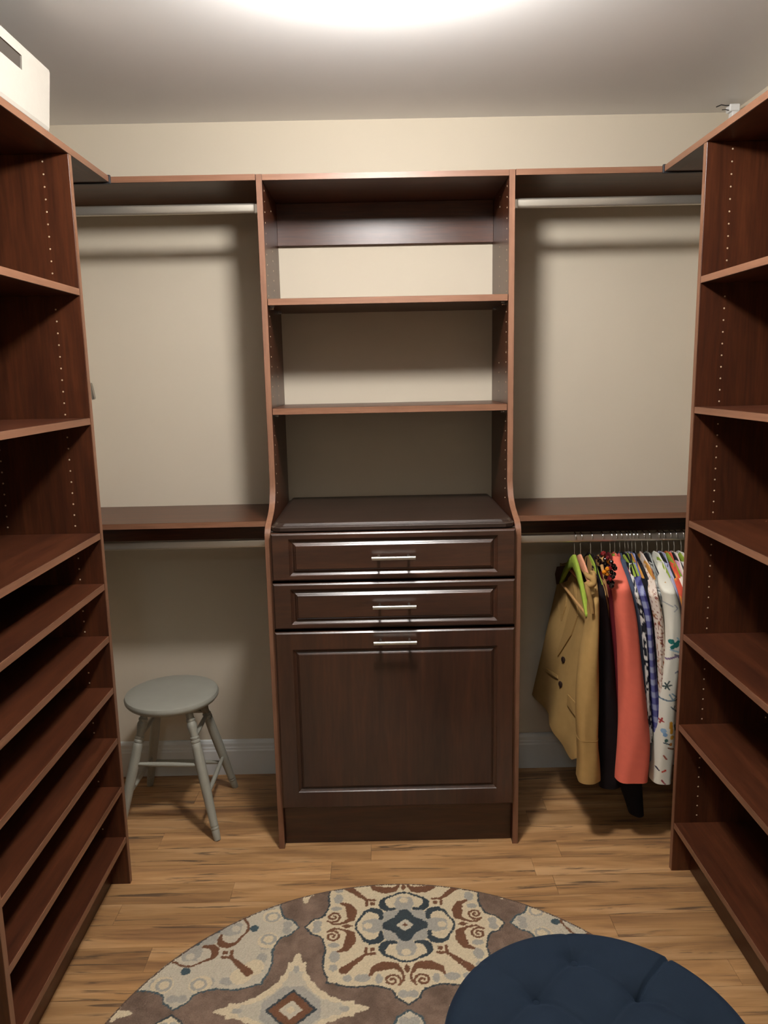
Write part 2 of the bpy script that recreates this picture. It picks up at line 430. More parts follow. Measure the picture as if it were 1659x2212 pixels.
def panel_front(name, x0, x1, z0, z1, inset, grain, raised, ztop_in=None):
    """routed drawer / door front; concentric rings from the outer bevel to the field panel"""
    yb, yf = -0.521, -0.541
    ti, bi = inset if isinstance(inset, tuple) else (inset, inset)
    si = 0.056
    def ring(o_s, o_t, o_b, y): return [(x0+o_s, y, z0+o_b), (x1-o_s, y, z0+o_b), (x1-o_s, y, z1-o_t), (x0+o_s, y, z1-o_t)]
    mb = MB()
    R = [ring(0, 0, 0, yb), ring(0, 0, 0, yf+0.007), ring(0.0015, 0.0015, 0.0015, yf+0.004), ring(0.006, 0.006, 0.006, yf),
         ring(si, ti, bi, yf), ring(si+0.002, ti+0.002, bi+0.002, yf+0.003), ring(si+0.009, ti+0.009, bi+0.009, yf+0.0085)]
    if raised:
        R += [ring(si+0.0115, ti+0.0115, bi+0.0115, yf+0.0085), ring(si+0.0180, ti+0.0180, bi+0.0180, yf+0.0030), ring(si+0.0190, ti+0.0190, bi+0.0190, yf+0.0034), ring(si+0.0225, ti+0.0225, bi+0.0225, yf+0.0005)]
    else:
        R += [ring(si+0.0105, ti+0.0105, bi+0.0105, yf+0.0085), ring(si+0.0155, ti+0.0155, bi+0.0155, yf+0.0045), ring(si+0.0165, ti+0.0165, bi+0.0165, yf+0.0047), ring(si+0.0190, ti+0.0190, bi+0.0190, yf+0.0030)]
    mb.loft(R, caps=True)
    return build(name, mb, 'front_'+grain, cu)
def handle(parent, z):
    hb = build('handle', MB().tube([(-0.0675, -0.574, z), (0.0675, -0.574, z)], 0.006, 14), 'satin_nickel', parent, True)
    for x in (-0.046, 0.046):
        build('handle_post', MB().tube([(x, -0.5415, z), (x, -0.572, z)], 0.0045, 10), 'satin_nickel', parent, True)
d = panel_front('drawer_front', -0.3818, 0.3818, 0.932, 1.0852, (0.019, 0.016), 'x', True); handle(d, 1.0075)
d = panel_front('drawer_front', -0.3818, 0.3818, 0.774, 0.9245, (0.019, 0.016), 'x', True); handle(d, 0.851)
d = panel_front('hamper_door', -0.3818, 0.3818, 0.1565, 0.765, (0.058, 0.058), 'z', False); handle(d, 0.7345)

# side towers -----------------------------------------------------
def tower(name, side, xf, xw, yfar, ynear, shelves, label, cleat_end):
    """side = -1 left, +1 right; xf front plane, xw wall"""
    t = thing(name, ((xf+xw)/2, (yfar+ynear)/2, 0), label, 'shelving')
    es = -side                       # the front faces the room
    pts_z = [H-0.0385-0.032*k for k in range(65)]
    for y0, y1, inner in ((yfar-TH, yfar, -1), (ynear, ynear+TH, 1)):
        # panel with a toe notch
        zk, dk = 0.0, 0.0
        p = board('side_panel', t, (xf, xw, y0, y1, 0, H-TH), 'z', (0, es, 'z'))
        yi = y0 if inner < 0 else y1
        pts = []
        for z in pts_z:
            if z < 0.19 or any(-0.028 < z-q+0.0 < 0.01 for q in shelves): continue
            pts += [(xf+side*0.070, yi, z), (xf+side*0.265, yi, z)]
        holes(p, pts, 1, inner)
    # top shelf runs on to the back corner
    board('top_shelf', t, (xf, xw, ynear, cleat_end, H-TH, H), 'y', (0, es, 'y'))
    for z in shelves:
        board('shelf', t, (xf+side*0.0015, xw-side*0.007, ynear+TH+0.0005, yfar-TH-0.0005, z-TH, z), 'y', (0, es, 'y'))
    build('toe_kick', MB().box(xf+side*0.058, xf+side*0.076, ynear+TH, yfar-TH, 0, shelves[-1]-TH, 0.001), 'cherry_y', t)
    build('added_back_panel', MB().box(xw-side*0.0065, xw-side*0.0005, ynear+TH, yfar-TH, 0.0, H-TH), 'cherry_z', t)  # unseen board, added to cut bounce off the wall and darken the bays
    build('corner_connector', MB().box(xf-side*0.005, xw, cleat_end+0.001, cleat_end+0.011, H-TH-0.004, H+0.003, 0.001), 'dark_plastic', t)
    return t
XL, XR = -0.8512, 0.8595
tower('shelf_tower', -1, XL, XW0, -0.6694, -1.451, [1.8135, 1.4600, 1.1283, 0.9766, 0.8165, 0.6548, 0.4930, 0.3325, 0.1630],
      'dark cherry shelf tower with closely spaced slanting-view shoe shelves under the white bin'.replace('slanting-view ', ''), -0.372)
tower('shelf_tower', 1, XR, XW1, -0.6651, -1.447, [1.8140, 1.4570, 1.1280, 0.7830, 0.4945, 0.1665],
      'dark cherry shelf tower with widely spaced shelves beside the hanging clothes', -0.372)

# wall shelves and rods -------------------------------------------
def wall_shelf(x0, x1, ztop, depth, label, cleat, grp=None):
    t = thing('wall_shelf', ((x0+x1)/2, -depth/2, ztop-TH), label, 'shelf')
    board('shelf_board', t, (x0, x1, -depth, 0, ztop-TH, ztop), 'x', (1, -1, 'x'))
    if cleat:
        build('cleat', MB().box(x0, x1, -0.017, -0.0005, 0.962, ztop-TH, 0.001), 'cherry_x', t)
wall_shelf(XW0, -XC-0.0005, H, 0.360, 'cherry top shelf with a rod below it, above the stool bay', False)
wall_shelf(XC+0.0005, XW1, H, 0.360, 'cherry top shelf with a rod below it, above the clothes bay', False)
wall_shelf(XW0, -XC-0.0005, 1.092, 0.358, 'cherry mid-height shelf over the grey stool', True)
wall_shelf(XC+0.0005, XW1, 1.092, 0.358, 'cherry mid-height shelf over the hanging clothes', True)
def rod(x0, x1, y, zc, hh, label):
    t = thing('closet_rod', ((x0+x1)/2, y, zc), label, 'rod')
    prof_ = [(0.0078*math.cos(a), (hh-0.0058)*(1 if math.sin(a) >= 0 else -1)+0.0078*math.sin(a)) for a in [math.pi*k/8 for k in range(9)]]+[(0.0078*math.cos(a), -(hh-0.0058)+0.0078*math.sin(a)) for a in [math.pi+math.pi*k/8 for k in range(9)]]
    ring = lambda x: [(x, y+p, zc+q) for p, q in prof_]
    build('bar', MB().loft([ring(x0+0.001), ring(x1-0.001)]), 'rod_metal', t, True)
    for xe, sx in ((x0, 1), (x1, -1)):
        build('end_bracket', MB().box(xe+sx*0.0005, xe+sx*0.014, y-0.012, y+0.012, zc-hh-0.004, zc+hh*0.9, 0.002), 'satin_nickel', t)
rod(XW0, -XC-0.0005, -0.31, 2.0905, 0.0132, 'brushed metal closet rod under the top shelf of the stool bay')
rod(XC+0.0005, XW1, -0.31, 2.0895, 0.0132, 'empty brushed metal closet rod above the clothes bay')
rod(XW0, -XC-0.0005, -0.31, 1.0070, 0.0130, 'empty brushed metal closet rod over the stool')
RODZ = 1.0025
rod(XC+0.0005, XW1, -0.31, RODZ, 0.0132, 'brushed metal closet rod carrying the clothes hangers')

# belt hook on the back of the left tower
t = thing('flip_hook', (-0.8655, -0.669, 1.535), 'small chrome flip-down hook on the outer face of the shoe shelf tower', 'hook')
build('hook_plate', MB().box(-0.872, -0.853, -0.669, -0.664, 1.508, 1.560, 0.001), 'chrome', t)
build('hook_arm', MB().prism([(float(q[0]), float(q[2])) for q in [at_y(u, v, -0.650) for u, v in ((193, 828), (197, 827), (200, 836), (203, 848), (205.5, 860), (204, 863), (199, 863), (197.5, 856), (197, 842))]], 1, -0.657, -0.644), 'satin_nickel', t)
build('hook_pivot', MB().tube([(-0.863, -0.664, 1.553), (-0.862, -0.645, 1.553)], 0.004, 10), 'chrome', t, True)

# ------------------------------------------------------------------ storage bin
bx = thing('storage_bin', (-1.02, -1.0, H), 'white canvas storage bin with a cut-out handle on top of the shoe shelf tower', 'bin')
def bin_ring(z, xo, yo, n=5, rr=0.012):
    x0, x1, y0, y1 = -1.195+0.0, -0.856+xo, -1.205-yo, -0.808+yo
    pts = []
    for cx, cy, a0 in ((x1-rr, y1-rr, 0), (x0+rr, y1-rr, 90), (x0+rr, y0+rr, 180), (x1-rr, y0+rr, 270)):
        for k in range(n):
            a = math.radians(a0+90*k/(n-1)); pts.append((cx+rr*math.cos(a), cy+rr*math.sin(a), z))
    return pts
z0 = H+0.0005
# front wall with a cut-out: built as panels round the hole; hull of the other three walls and floor
hx0, hx1, hz0, hz1 = -1.062, -0.947, 2.275, 2.306     # hole in y and z
ZT = z0+0.152
def front_x(z): return -0.853+0.012*((z-z0)/(ZT-z0))
def edge_y(z, s): 
    e = 0.008*((z-z0)/(ZT-z0)); return (-0.810+e+0.012) if s > 0 else (-1.203-e-0.012)
zsl = [z0, z0+0.004, z0+0.012, 2.24, hz0, hz1, ZT-0.010, ZT-0.003, ZT]
inx = [-0.010, -0.003, 0.0, 0.0, 0.0, 0.0, 0.0, -0.002, -0.006]
fr = MB()
def fp(y, z, k, thick): return (front_x(z)+inx[k]-thick, y, z)
for th_, flip in ((0.0, False), (0.004, True)):
    for k in range(len(zsl)-1):
        za, zb = zsl[k], zsl[k+1]
        ys_a = [edge_y(za, -1), hx0, hx1, edge_y(za, 1)]; ys_b = [edge_y(zb, -1), hx0, hx1, edge_y(zb, 1)]
        for c in range(3):
            if c == 1 and abs(za-hz0) < 1e-6: continue
            fr.add([fp(ys_a[c], za, k, th_), fp(ys_a[c+1], za, k, th_), fp(ys_b[c+1], zb, k+1, th_), fp(ys_b[c], zb, k+1, th_)], [(0, 1, 2, 3)])
for (ya, za), (yb_, zb) in (((hx0, hz0), (hx1, hz0)), ((hx1, hz0), (hx1, hz1)), ((hx1, hz1), (hx0, hz1)), ((hx0, hz1), (hx0, hz0))):
    fr.add([(front_x(za), ya, za), (front_x(zb), yb_, zb), (front_x(zb)-0.004, yb_, zb), (front_x(za)-0.004, ya, za)], [(0, 1, 2, 3)])
build('front_wall', fr, 'white_canvas', bx)
sw = MB()
for s in (-1, 1):
    pr = []
    for za, zb in ((z0+0.003, ZT-0.002),):
        ya, yb_ = edge_y(za, s), edge_y(zb, s)
        xa, xb = front_x(za)-0.001, front_x(zb)-0.003
        sw.add([(xa, ya, za), (-1.19, ya, za), (-1.195, yb_, zb), (xb, yb_, zb),
                (xa, ya-s*0.004, za), (-1.19, ya-s*0.004, za), (-1.195, yb_-s*0.004, zb), (xb, yb_-s*0.004, zb)],
               [(0, 1, 2, 3), (7, 6, 5, 4), (3, 2, 6, 7), (0, 4, 5, 1), (1, 5, 6, 2), (0, 3, 7, 4)])
sw.box(-1.195, -1.19, -1.205, -0.80, z0+0.002, ZT-0.002)
build('side_walls', sw, 'white_canvas', bx)
build('bin_floor', MB().box(-1.19, -0.862, -1.205, -0.806, z0, z0+0.003), 'white_canvas', bx)
cb = thing('belt_coil', (-0.95, -1.02, H+0.004), 'coiled black belt with silver trim showing inside the white bin handle', 'belt')
rr = [( -0.95+0.078*math.cos(a), -1.03+0.085*math.sin(a)) for a in [2*math.pi*k/28 for k in range(29)]]
band = MB(); vs = []; fs = []
for i, (x, y) in enumerate(rr):
    nx, ny = (x+0.95)/0.078, (y+1.03)/0.085
    vs += [(x, y, z0+0.004), (x, y, z0+0.148), (x-nx*0.006, y-ny*0.006, z0+0.148), (x-nx*0.006, y-ny*0.006, z0+0.004)]
for i in range(len(rr)-1):
    a, c = 4*i, 4*i+4
    for q in range(4): fs.append((a+q, a+(q+1) % 4, c+(q+1) % 4, c+q))
band.add(vs, fs); build('strap', band, 'black_leather', cb, True)
build('silver_trim', MB().tube([(x*1.0+0.0015*(x+0.95)/0.078, y, z0+0.126) for x, y in rr], 0.0022, 6), 'chrome', cb, True)

# small white bracket with a wire in the back corner above the clothes bay
t = thing('corner_bracket', (1.19, -0.115, H), 'small white plastic bracket with a bent wire on the top shelf by the corner', 'bracket')
build('bracket_body', MB().box(1.162, 1.186, -0.13, -0.10, H+0.0003, 2.405, 0.002), 'white_plastic', t)
build('bracket_head', MB().box(1.152, 1.187, -0.133, -0.098, 2.405, 2.428, 0.003), 'white_plastic', t)
build('wire_clip', MB().tube([(1.153, -0.125, 2.424), (1.140, -0.126, 2.4235), (1.125, -0.127, 2.4255), (1.115, -0.128, 2.4215), (1.108, -0.128, 2.419)], 0.0018, 8).tube([(1.152, -0.125, 2.409), (1.140, -0.126, 2.411), (1.128, -0.127, 2.410)], 0.0014, 6), 'dark_plastic', t, True)

# ------------------------------------------------------------------ stool
SX, SY = -0.800, -0.262; SZ = 0.462
st = thing('stool', (SX, SY, 0), 'grey painted wooden stool with a round seat and turned legs', 'stool')
R = 0.165
pr = [(0.001, SZ-0.034), (R-0.020, SZ-0.034), (R-0.008, SZ-0.029), (R-0.001, SZ-0.020), (R, SZ-0.012), (R-0.004, SZ-0.004), (R-0.014, SZ), (0.06, SZ-0.0005), (0.001, SZ-0.001)]
build('seat', MB().lathe(pr, (SX, SY, 0), n=64), 'stool_paint', st, True)
feet = [(-0.6215, -0.462), (-0.6235, -0.112), (-0.962, -0.084), (-0.968, -0.436)]
tops = []
def leg_pt(i, z):
    a = Vector((feet[i][0], feet[i][1], 0)); b2 = tops[i]; return a+(b2-a)*(z/b2.z)
for fx, fy in feet:
    d = Vector((fx-SX, fy-SY, 0)); tops.append(Vector((SX, SY, 0))+d*0.44+Vector((0, 0, SZ-0.032)))
for i, (fx, fy) in enumerate(feet):
    base = Vector((fx, fy, 0.0)); dirv = tops[i]-base; Ln = dirv.length
    q = lambda r, f: (r, f*Ln)
    pr = [q(0.001, 0), q(0.0115, 0), q(0.0125, 0.02), q(0.0135, 0.075), q(0.0125, 0.08), q(0.0142, 0.085), q(0.0142, 0.097), q(0.0128, 0.102), q(0.0142, 0.107), q(0.0142, 0.119), q(0.0135, 0.124),
          q(0.0155, 0.25), q(0.0175, 0.45), q(0.0175, 0.60), q(0.0165, 0.70), q(0.0160, 0.735), q(0.0140, 0.74), q(0.0165, 0.746), q(0.0165, 0.760), q(0.0140, 0.766), q(0.0160, 0.772), q(0.0160, 0.784), q(0.0128, 0.79),
          q(0.0135, 0.82), q(0.0172, 0.865), q(0.0172, 0.885), q(0.0135, 0.905), q(0.0160, 0.912), q(0.0160, 0.925), q(0.0130, 0.932), q(0.0135, 1.0), q(0.001, 1.0)]
    build('leg', MB().lathe(pr, base, dirv, n=20), 'stool_paint', st, True)
def stretcher(i, j, z):
    a, b2 = leg_pt(i, z), leg_pt(j, z)
    n = 9; pts = [a+(b2-a)*(k/(n-1)) for k in range(n)]
    rs = [0.0055+0.003*math.sin(math.pi*k/(n-1)) for k in range(n)]
    build('stretcher', MB().tube(pts, rs, 12), 'stool_paint', st, True)
for i, j, z in ((0, 3, 0.245), (1, 2, 0.345), (1, 2, 0.115), (0, 1, 0.335), (0, 1, 0.145), (3, 2, 0.335), (3, 2, 0.135)): stretcher(i, j, z)

# ------------------------------------------------------------------ rug (design painted into the pile)
RC = np.array([-0.022, -1.495]); RR = 0.760; MC = np.array([0.008, -0.917]); PER = 0.589
step = 0.0025
n = int(RR/step)+2
gx, gy = np.meshgrid(np.arange(-n, n+1)*step, np.arange(-n, n+1)*step, indexing='ij')
rad = np.hypot(gx, gy)
inside = rad <= RR
cell = inside[:-1, :-1] | inside[1:, :-1] | inside[:-1, 1:] | inside[1:, 1:]
out = rad > RR
sc = np.where(out, RR/np.maximum(rad, 1e-6), 1.0)
gx2, gy2 = gx*sc, gy*sc
PX, PY = gx2+RC[0], gy2+RC[1]
nprng = np.random.default_rng(5)
def vnoise(x, y, s, seed):
    r = np.random.default_rng(seed).random((64, 64))
    u, v = x*s, y*s; i, j = np.floor(u).astype(int), np.floor(v).astype(int); a, b_ = u-i, v-j
    a = a*a*(3-2*a); b_ = b_*b_*(3-2*b_)
    g = lambda p, q: r[p % 64, q % 64]
    return (g(i, j)*(1-a)+g(i+1, j)*a)*(1-b_)+(g(i, j+1)*(1-a)+g(i+1, j+1)*a)*b_
def seg_dist(x, y, pts):
    """distance to a polyline and the parameter 0..1 along it"""
    best = np.full(x.shape, 9.0); tt = np.zeros(x.shape); N_ = len(pts)-1
    for k in range(N_):
        ax, ay = pts[k]; bx_, by = pts[k+1]; dx, dy = bx_-ax, by-ay
        t = np.clip(((x-ax)*dx+(y-ay)*dy)/(dx*dx+dy*dy+1e-12), 0, 1)
        d = np.hypot(x-ax-t*dx, y-ay-t*dy); m_ = d < best
        best = np.where(m_, d, best); tt = np.where(m_, (k+t)/N_, tt)
    return best, tt
def in_poly(x, y, pts):
    r = np.zeros(x.shape, bool); N_ = len(pts); j = N_-1
    for i in range(N_):
        xi, yi = pts[i]; xj, yj = pts[j]
        c = ((yi > y) != (yj > y)) & (x < (xj-xi)*(y-yi)/(yj-yi+1e-12)+xi); r ^= c; j = i
    return r
jx = (vnoise(PX, PY, 260, 1)-0.5)*0.004; jy = (vnoise(PX, PY, 260, 2)-0.5)*0.004
QX, QY = PX-MC[0]+jx, PY-MC[1]+jy
c3 = lambda r, g, b_: np.array(lin(r, g, b_)[:3])
FIELD, CREAM, GREY, BROWN, SLATE, PALE = c3(118, 98, 84), c3(208, 191, 160), c3(164, 158, 146), c3(112, 78, 58), c3(60, 67, 70), c3(192, 181, 160)
img = np.empty(PX.shape+(3,)); img[:] = FIELD
mot = (vnoise(PX, PY, 22, 3)-0.5)*0.5+(vnoise(PX, PY, 70, 4)-0.5)*0.3
img *= (1+mot)[..., None]
def put(mask, col): img[mask] = col
def spiral(cx, cy, r0, turns, a0, sgn, k=22):
    return [(cx+r0*(1-i/k*0.85)*math.cos(a0+sgn*turns*2*math.pi*i/k), cy+r0*(1-i/k*0.85)*math.sin(a0+sgn*turns*2*math.pi*i/k)) for i in range(k+1)]
oct_ = [(0, .283), (.012, .274), (.028, .262), (.036, .240), (.048, .231), (.071, .2235), (.094, .2185), (.115, .222), (.1346, .2235), (.160, .221), (.1752, .2155), (.195, .207)]
outl = oct_+[(.207, .207)]+[(b_, a) for a, b_ in oct_[::-1]]+[(0, 0)]
def medallion(cx, cy, light):
    x, y = np.abs(QX-cx), np.abs(QY-cy)
    near = (x < 0.31) & (y < 0.31)
    if not near.any(): return
    d_out, _ = seg_dist(x, y, outl[:-1])
    ins = in_poly(x, y, outl)
    sl = SLATE if not light else c3(70, 84, 88)
    br = BROWN
    put(near & (d_out < 0.0055) & ~ins, sl)
    put(near & ins, CREAM if not light else PALE)
    def both(fn, col):
        put(near & ins & (fn(x, y) | fn(y, x)), col)
    # grey washes near the rim
    both(lambda a, b_: np.hypot((a-.012)/1.1, b_-.252) < .013, GREY)
    both(lambda a, b_: (np.hypot((a-.118)/1.5, (b_-.196)) < .014) | (np.hypot(a-.075, (b_-.200)/1.6) < .010), GREY)
    both(lambda a, b_: (np.hypot(a-.158, b_-.196) < .012), GREY)
    # brown branch to the diagonal corners
    def branch(a, b_):
        d, t = seg_dist(a, b_, [(.1101, .0868), (.1114, .1109), (.125, .1293), (.1451, .1519), (.1665, .1717)])
        return d < 0.0046+0.0050*np.clip(t-0.75, 0, 1)*4
    if light:
        both(lambda a, b_: np.hypot(a-.05, b_-.205) < .030, CREAM); both(lambda a, b_: np.hypot(a-.15, b_-.18) < .028, CREAM)
        both(lambda a, b_: np.abs(np.hypot(a-.045, b_-.205)-.018) < .004, GREY)
    both(branch, br)
    put(near & (np.abs(x-.0935) < .0068) & (np.abs(y-.0935) < .0068), br)
    # thick crescents with spirals
    if not light:
        def cres(a, b_):
            d, t = seg_dist(a, b_, [(.098, .186), (.088, .165), (.060, .1545), (.030, .1545), (.016, .172), (.0095, .190), (.010, .206), (.022, .2215)])
            return d < 0.0034+0.0120*np.exp(-((t-0.30)/0.20)**2)
        both(cres, br)
        sp = spiral(.040, .206, .0225, 1.5, math.pi*0.9, 1)
        both(lambda a, b_: seg_dist(a, b_, sp)[0] < .0037, br)
        both(lambda a, b_: (a/.0095+np.abs(b_-.166)/.0175 < 1) | (np.hypot(a/1.0, b_-.160) < .006), br)
    # slate scrolls round the heart
    def scr(a, b_):
        d, t = seg_dist(a, b_, [(.0284, .0690), (.0479, .0668), (.0615, .0785), (.0665, .0978), (.0585, .1150), (.0349, .1270), (.016, .1385), (.0, .1415)])
        return d < 0.0034+0.0075*np.exp(-((t-0.28)/0.25)**2)
    both(scr, sl if not light else br)
    # grey lobes
    both(lambda a, b_: ((a < .030-.010*np.abs(b_-.09)/.03) & (b_ > .045) & (b_ < .121)) & (np.hypot(a, b_-.106) > .0125), GREY)
    put(near & (x+y < .112) & (x < .062) & (y < .062), GREY)
    pol = [(0, .0665), (.014, .061), (.022, .046), (.030, .032), (.046, .022), (.061, .014), (.0665, 0), (0, 0)]
    put(near & in_poly(x, y, pol), sl)
    put(near & (x+y < .0255), PALE); put(near & (x+y < .0085), br)
    if light:
        both(lambda a, b_: np.hypot(a, b_-.158) < .013, sl)
tl = [(0, .195), (.008, .182), (.013, .160), (.024, .158), (.024, .132), (.030, .118), (.038, .110), (.040, .094), (.052, .086), (.062, .070)]
star = tl+[(b_, a) for a, b_ in tl[::-1]]+[(0, 0)]
def star_motif(cx, cy):
    x, y = np.abs(QX-cx), np.abs(QY-cy)
    near = (x < .21) & (y < .21)
    if not near.any(): return
    ins = in_poly(x, y, star)
    put(near & ins, CREAM)
    ins2 = in_poly(x/0.80, y/0.80, star) & (x+y < .145)
    put(near & ins2, c3(186, 176, 156))
    put(near & ((np.hypot(x/1.0, (y-.135)/1.8) < .008) | (np.hypot(y, (x-.135)/1.8) < .008)), GREY)
    put(near & (x+y < .100) & (np.maximum(x, y) < .075), GREY)
    w_ = x**0.9+y**0.9
    put(near & ((x+y < .066) | (np.maximum(x, y) < .036)), SLATE)
    put(near & ((x+y < .057) | (np.maximum(x, y) < .030)), BROWN)
    put(near & (x+y < .030), PALE); put(near & (x+y < .013), CREAM)
for i in range(-2, 3):
    for j in range(-3, 2):
        medallion(i*PER, j*PER, (i+j) % 2 != 0)
        star_motif((i+0.5)*PER, (j+0.5)*PER)
        for (cx, cy, hor) in (((i+0.5)*PER, j*PER, False), (i*PER, (j+0.5)*PER, True)):
            x, y = np.abs(QX-cx), np.abs(QY-cy)
            if hor: x, y = y, x
            mk = (np.hypot(x/0.010, (y-.125)/0.024) < 1)
            put(mk, CREAM)
img *= (1+(nprng.random(PX.shape)-0.5)*0.22)[..., None]
zz = 0.0115+(nprng.random(PX.shape)-0.5)*0.0016
idx = -np.ones(PX.shape, int)
used = np.zeros(PX.shape, bool)
used[:-1, :-1] |= cell; used[1:, :-1] |= cell; used[:-1, 1:] |= cell; used[1:, 1:] |= cell
idx[used] = np.arange(used.sum())
ci, cj = np.nonzero(cell)
F_ = np.stack([idx[ci, cj], idx[ci+1, cj], idx[ci+1, cj+1], idx[ci, cj+1]], 1)
rug = thing('round_rug', (RC[0], RC[1], 0), 'round rug with cream and slate medallions on a taupe field, under the ottoman', 'rug')
V_ = np.stack([gx2[used], gy2[used], zz[used]], 1)
me = bpy.data.meshes.new('pile'); me.from_pydata(V_.tolist(), [], F_.tolist())
ca = me.color_attributes.new('Col', 'FLOAT_COLOR', 'POINT')
cc = np.ones((V_.shape[0], 4), np.float32); cc[:, :3] = np.clip(img[used], 0, 1); ca.data.foreach_set('color', cc.ravel())
me.materials.append(M['rug_pile'])
o = bpy.data.objects.new('pile', me); COL.objects.link(o); o.parent = rug
build('binding', MB().lathe([(RR-0.006, 0.0), (RR+0.0025, 0.0), (RR+0.0035, 0.005), (RR+0.002, 0.0105), (RR-0.002, 0.0120), (RR-0.006, 0.010)], (RC[0], RC[1], 0.0003), n=160), 'rug_binding', rug, True)

# ------------------------------------------------------------------ ottoman
OC = np.array([0.331, -1.726]); OR = 0.2725; OZ = 0.430; Z0R = 0.0125
ot = thing('ottoman', (OC[0], OC[1], Z0R), 'round navy velvet ottoman with button tufting standing on the rug', 'ottoman')
tuf = [(0, .19), (-.095, .095), (.095, .095), (0, 0), (-.19, 0), (.19, 0), (-.095, -.095), (.095, -.095), (0, -.19)]
NR, NA = 90, 300
rs = np.linspace(0.0, 1.0, NR)**0.9*OR
def top_z(x, y):
    r = np.hypot(x, y)
    z = OZ-0.004-0.010*(r/OR)**2-0.016*np.clip((r-OR*0.90)/(OR*0.10), 0, 1)**2
    for tx, ty in tuf:
        d = np.hypot(x-tx, y-ty); z = z-0.015*np.exp(-(d/0.024)**2)-0.006*np.exp(-(d/0.055)**2)
    # creases between buttons and out to the rim
    for a in tuf:
        for b_ in tuf:
            if a < b_ and abs(math.hypot(a[0]-b_[0], a[1]-b_[1])-.134) < .01:
                d, _ = seg_dist(x, y, [a, b_]); z = z-0.0028*np.exp(-(d/0.006)**2)
    for a in tuf:
        rr_ = math.hypot(*a)
        if rr_ > 0.1:
            e = (a[0]/rr_*OR, a[1]/rr_*OR)
            d, _ = seg_dist(x, y, [a, e]); z = z-(0.011*np.exp(-(d/0.0038)**2) if a == (.095, .095) else 0.0022*np.exp(-(d/0.005)**2))
    return z
ob = MB(); ang = np.arange(NA)*2*math.pi/NA
rings = []
for r in rs[1:]:
    x, y = r*np.cos(ang), r*np.sin(ang); z = top_z(x, y); rings.append([(OC[0]+a, OC[1]+b_, c) for a, b_, c in zip(x, y, z)])
last = rings[-1]
for zz_, rr_ in ((OZ-0.040, OR+0.004), (OZ-0.060, OR+0.005), (OZ-0.10, OR+0.003)):
    rings.append([(OC[0]+rr_*math.cos(a), OC[1]+rr_*math.sin(a), zz_) for a in ang])
cx0 = len(ob.v); ob.loft(rings, caps=False)
ci_ = len(ob.v); ob.v.append((OC[0], OC[1], float(top_z(np.array([0.0]), np.array([0.0]))[0])))
for k in range(NA): ob.f.append((cx0+k, cx0+(k+1) % NA, ci_))
build('cushion', ob, 'navy_velvet', ot, 80)
sb = MB(); rings = []
for zz_, rr_ in ((OZ-0.10, OR+0.001), (OZ-0.14, OR), (0.12, OR-0.002), (0.09, OR-0.004), (0.085, 0.02)):
    rings.append([(OC[0]+(rr_+0.0022*math.cos(a*24)*(rr_ > 0.1))*math.cos(a), OC[1]+(rr_+0.0022*math.cos(a*24)*(rr_ > 0.1))*math.sin(a), zz_) for a in ang])
sb.loft(rings, caps=True); build('base', sb, 'navy_velvet', ot, 80)
build('welt', MB().tube([(OC[0]+(OR+0.003)*math.cos(a), OC[1]+(OR+0.003)*math.sin(a), OZ-0.10) for a in list(ang)+[ang[0]]], 0.004, 8), 'navy_velvet', ot, True)
for tx, ty in tuf:
    zb = float(top_z(np.array([tx]), np.array([ty]))[0])
    build('tuft_button', MB().lathe([(0.001, -0.003), (0.010, -0.001), (0.0125, 0.003), (0.010, 0.006), (0.001, 0.0078)], (OC[0]+tx, OC[1]+ty, zb), n=16), 'navy_velvet', ot, True)
for k in range(4):
    a = math.pi/4+k*math.pi/2
    build('leg', MB().lathe([(0.001, 0), (0.012, 0), (0.020, 0.0745), (0.001, 0.0745)], (OC[0]+0.2*math.cos(a), OC[1]+0.2*math.sin(a), Z0R), n=16), 'button_horn', ot, True)

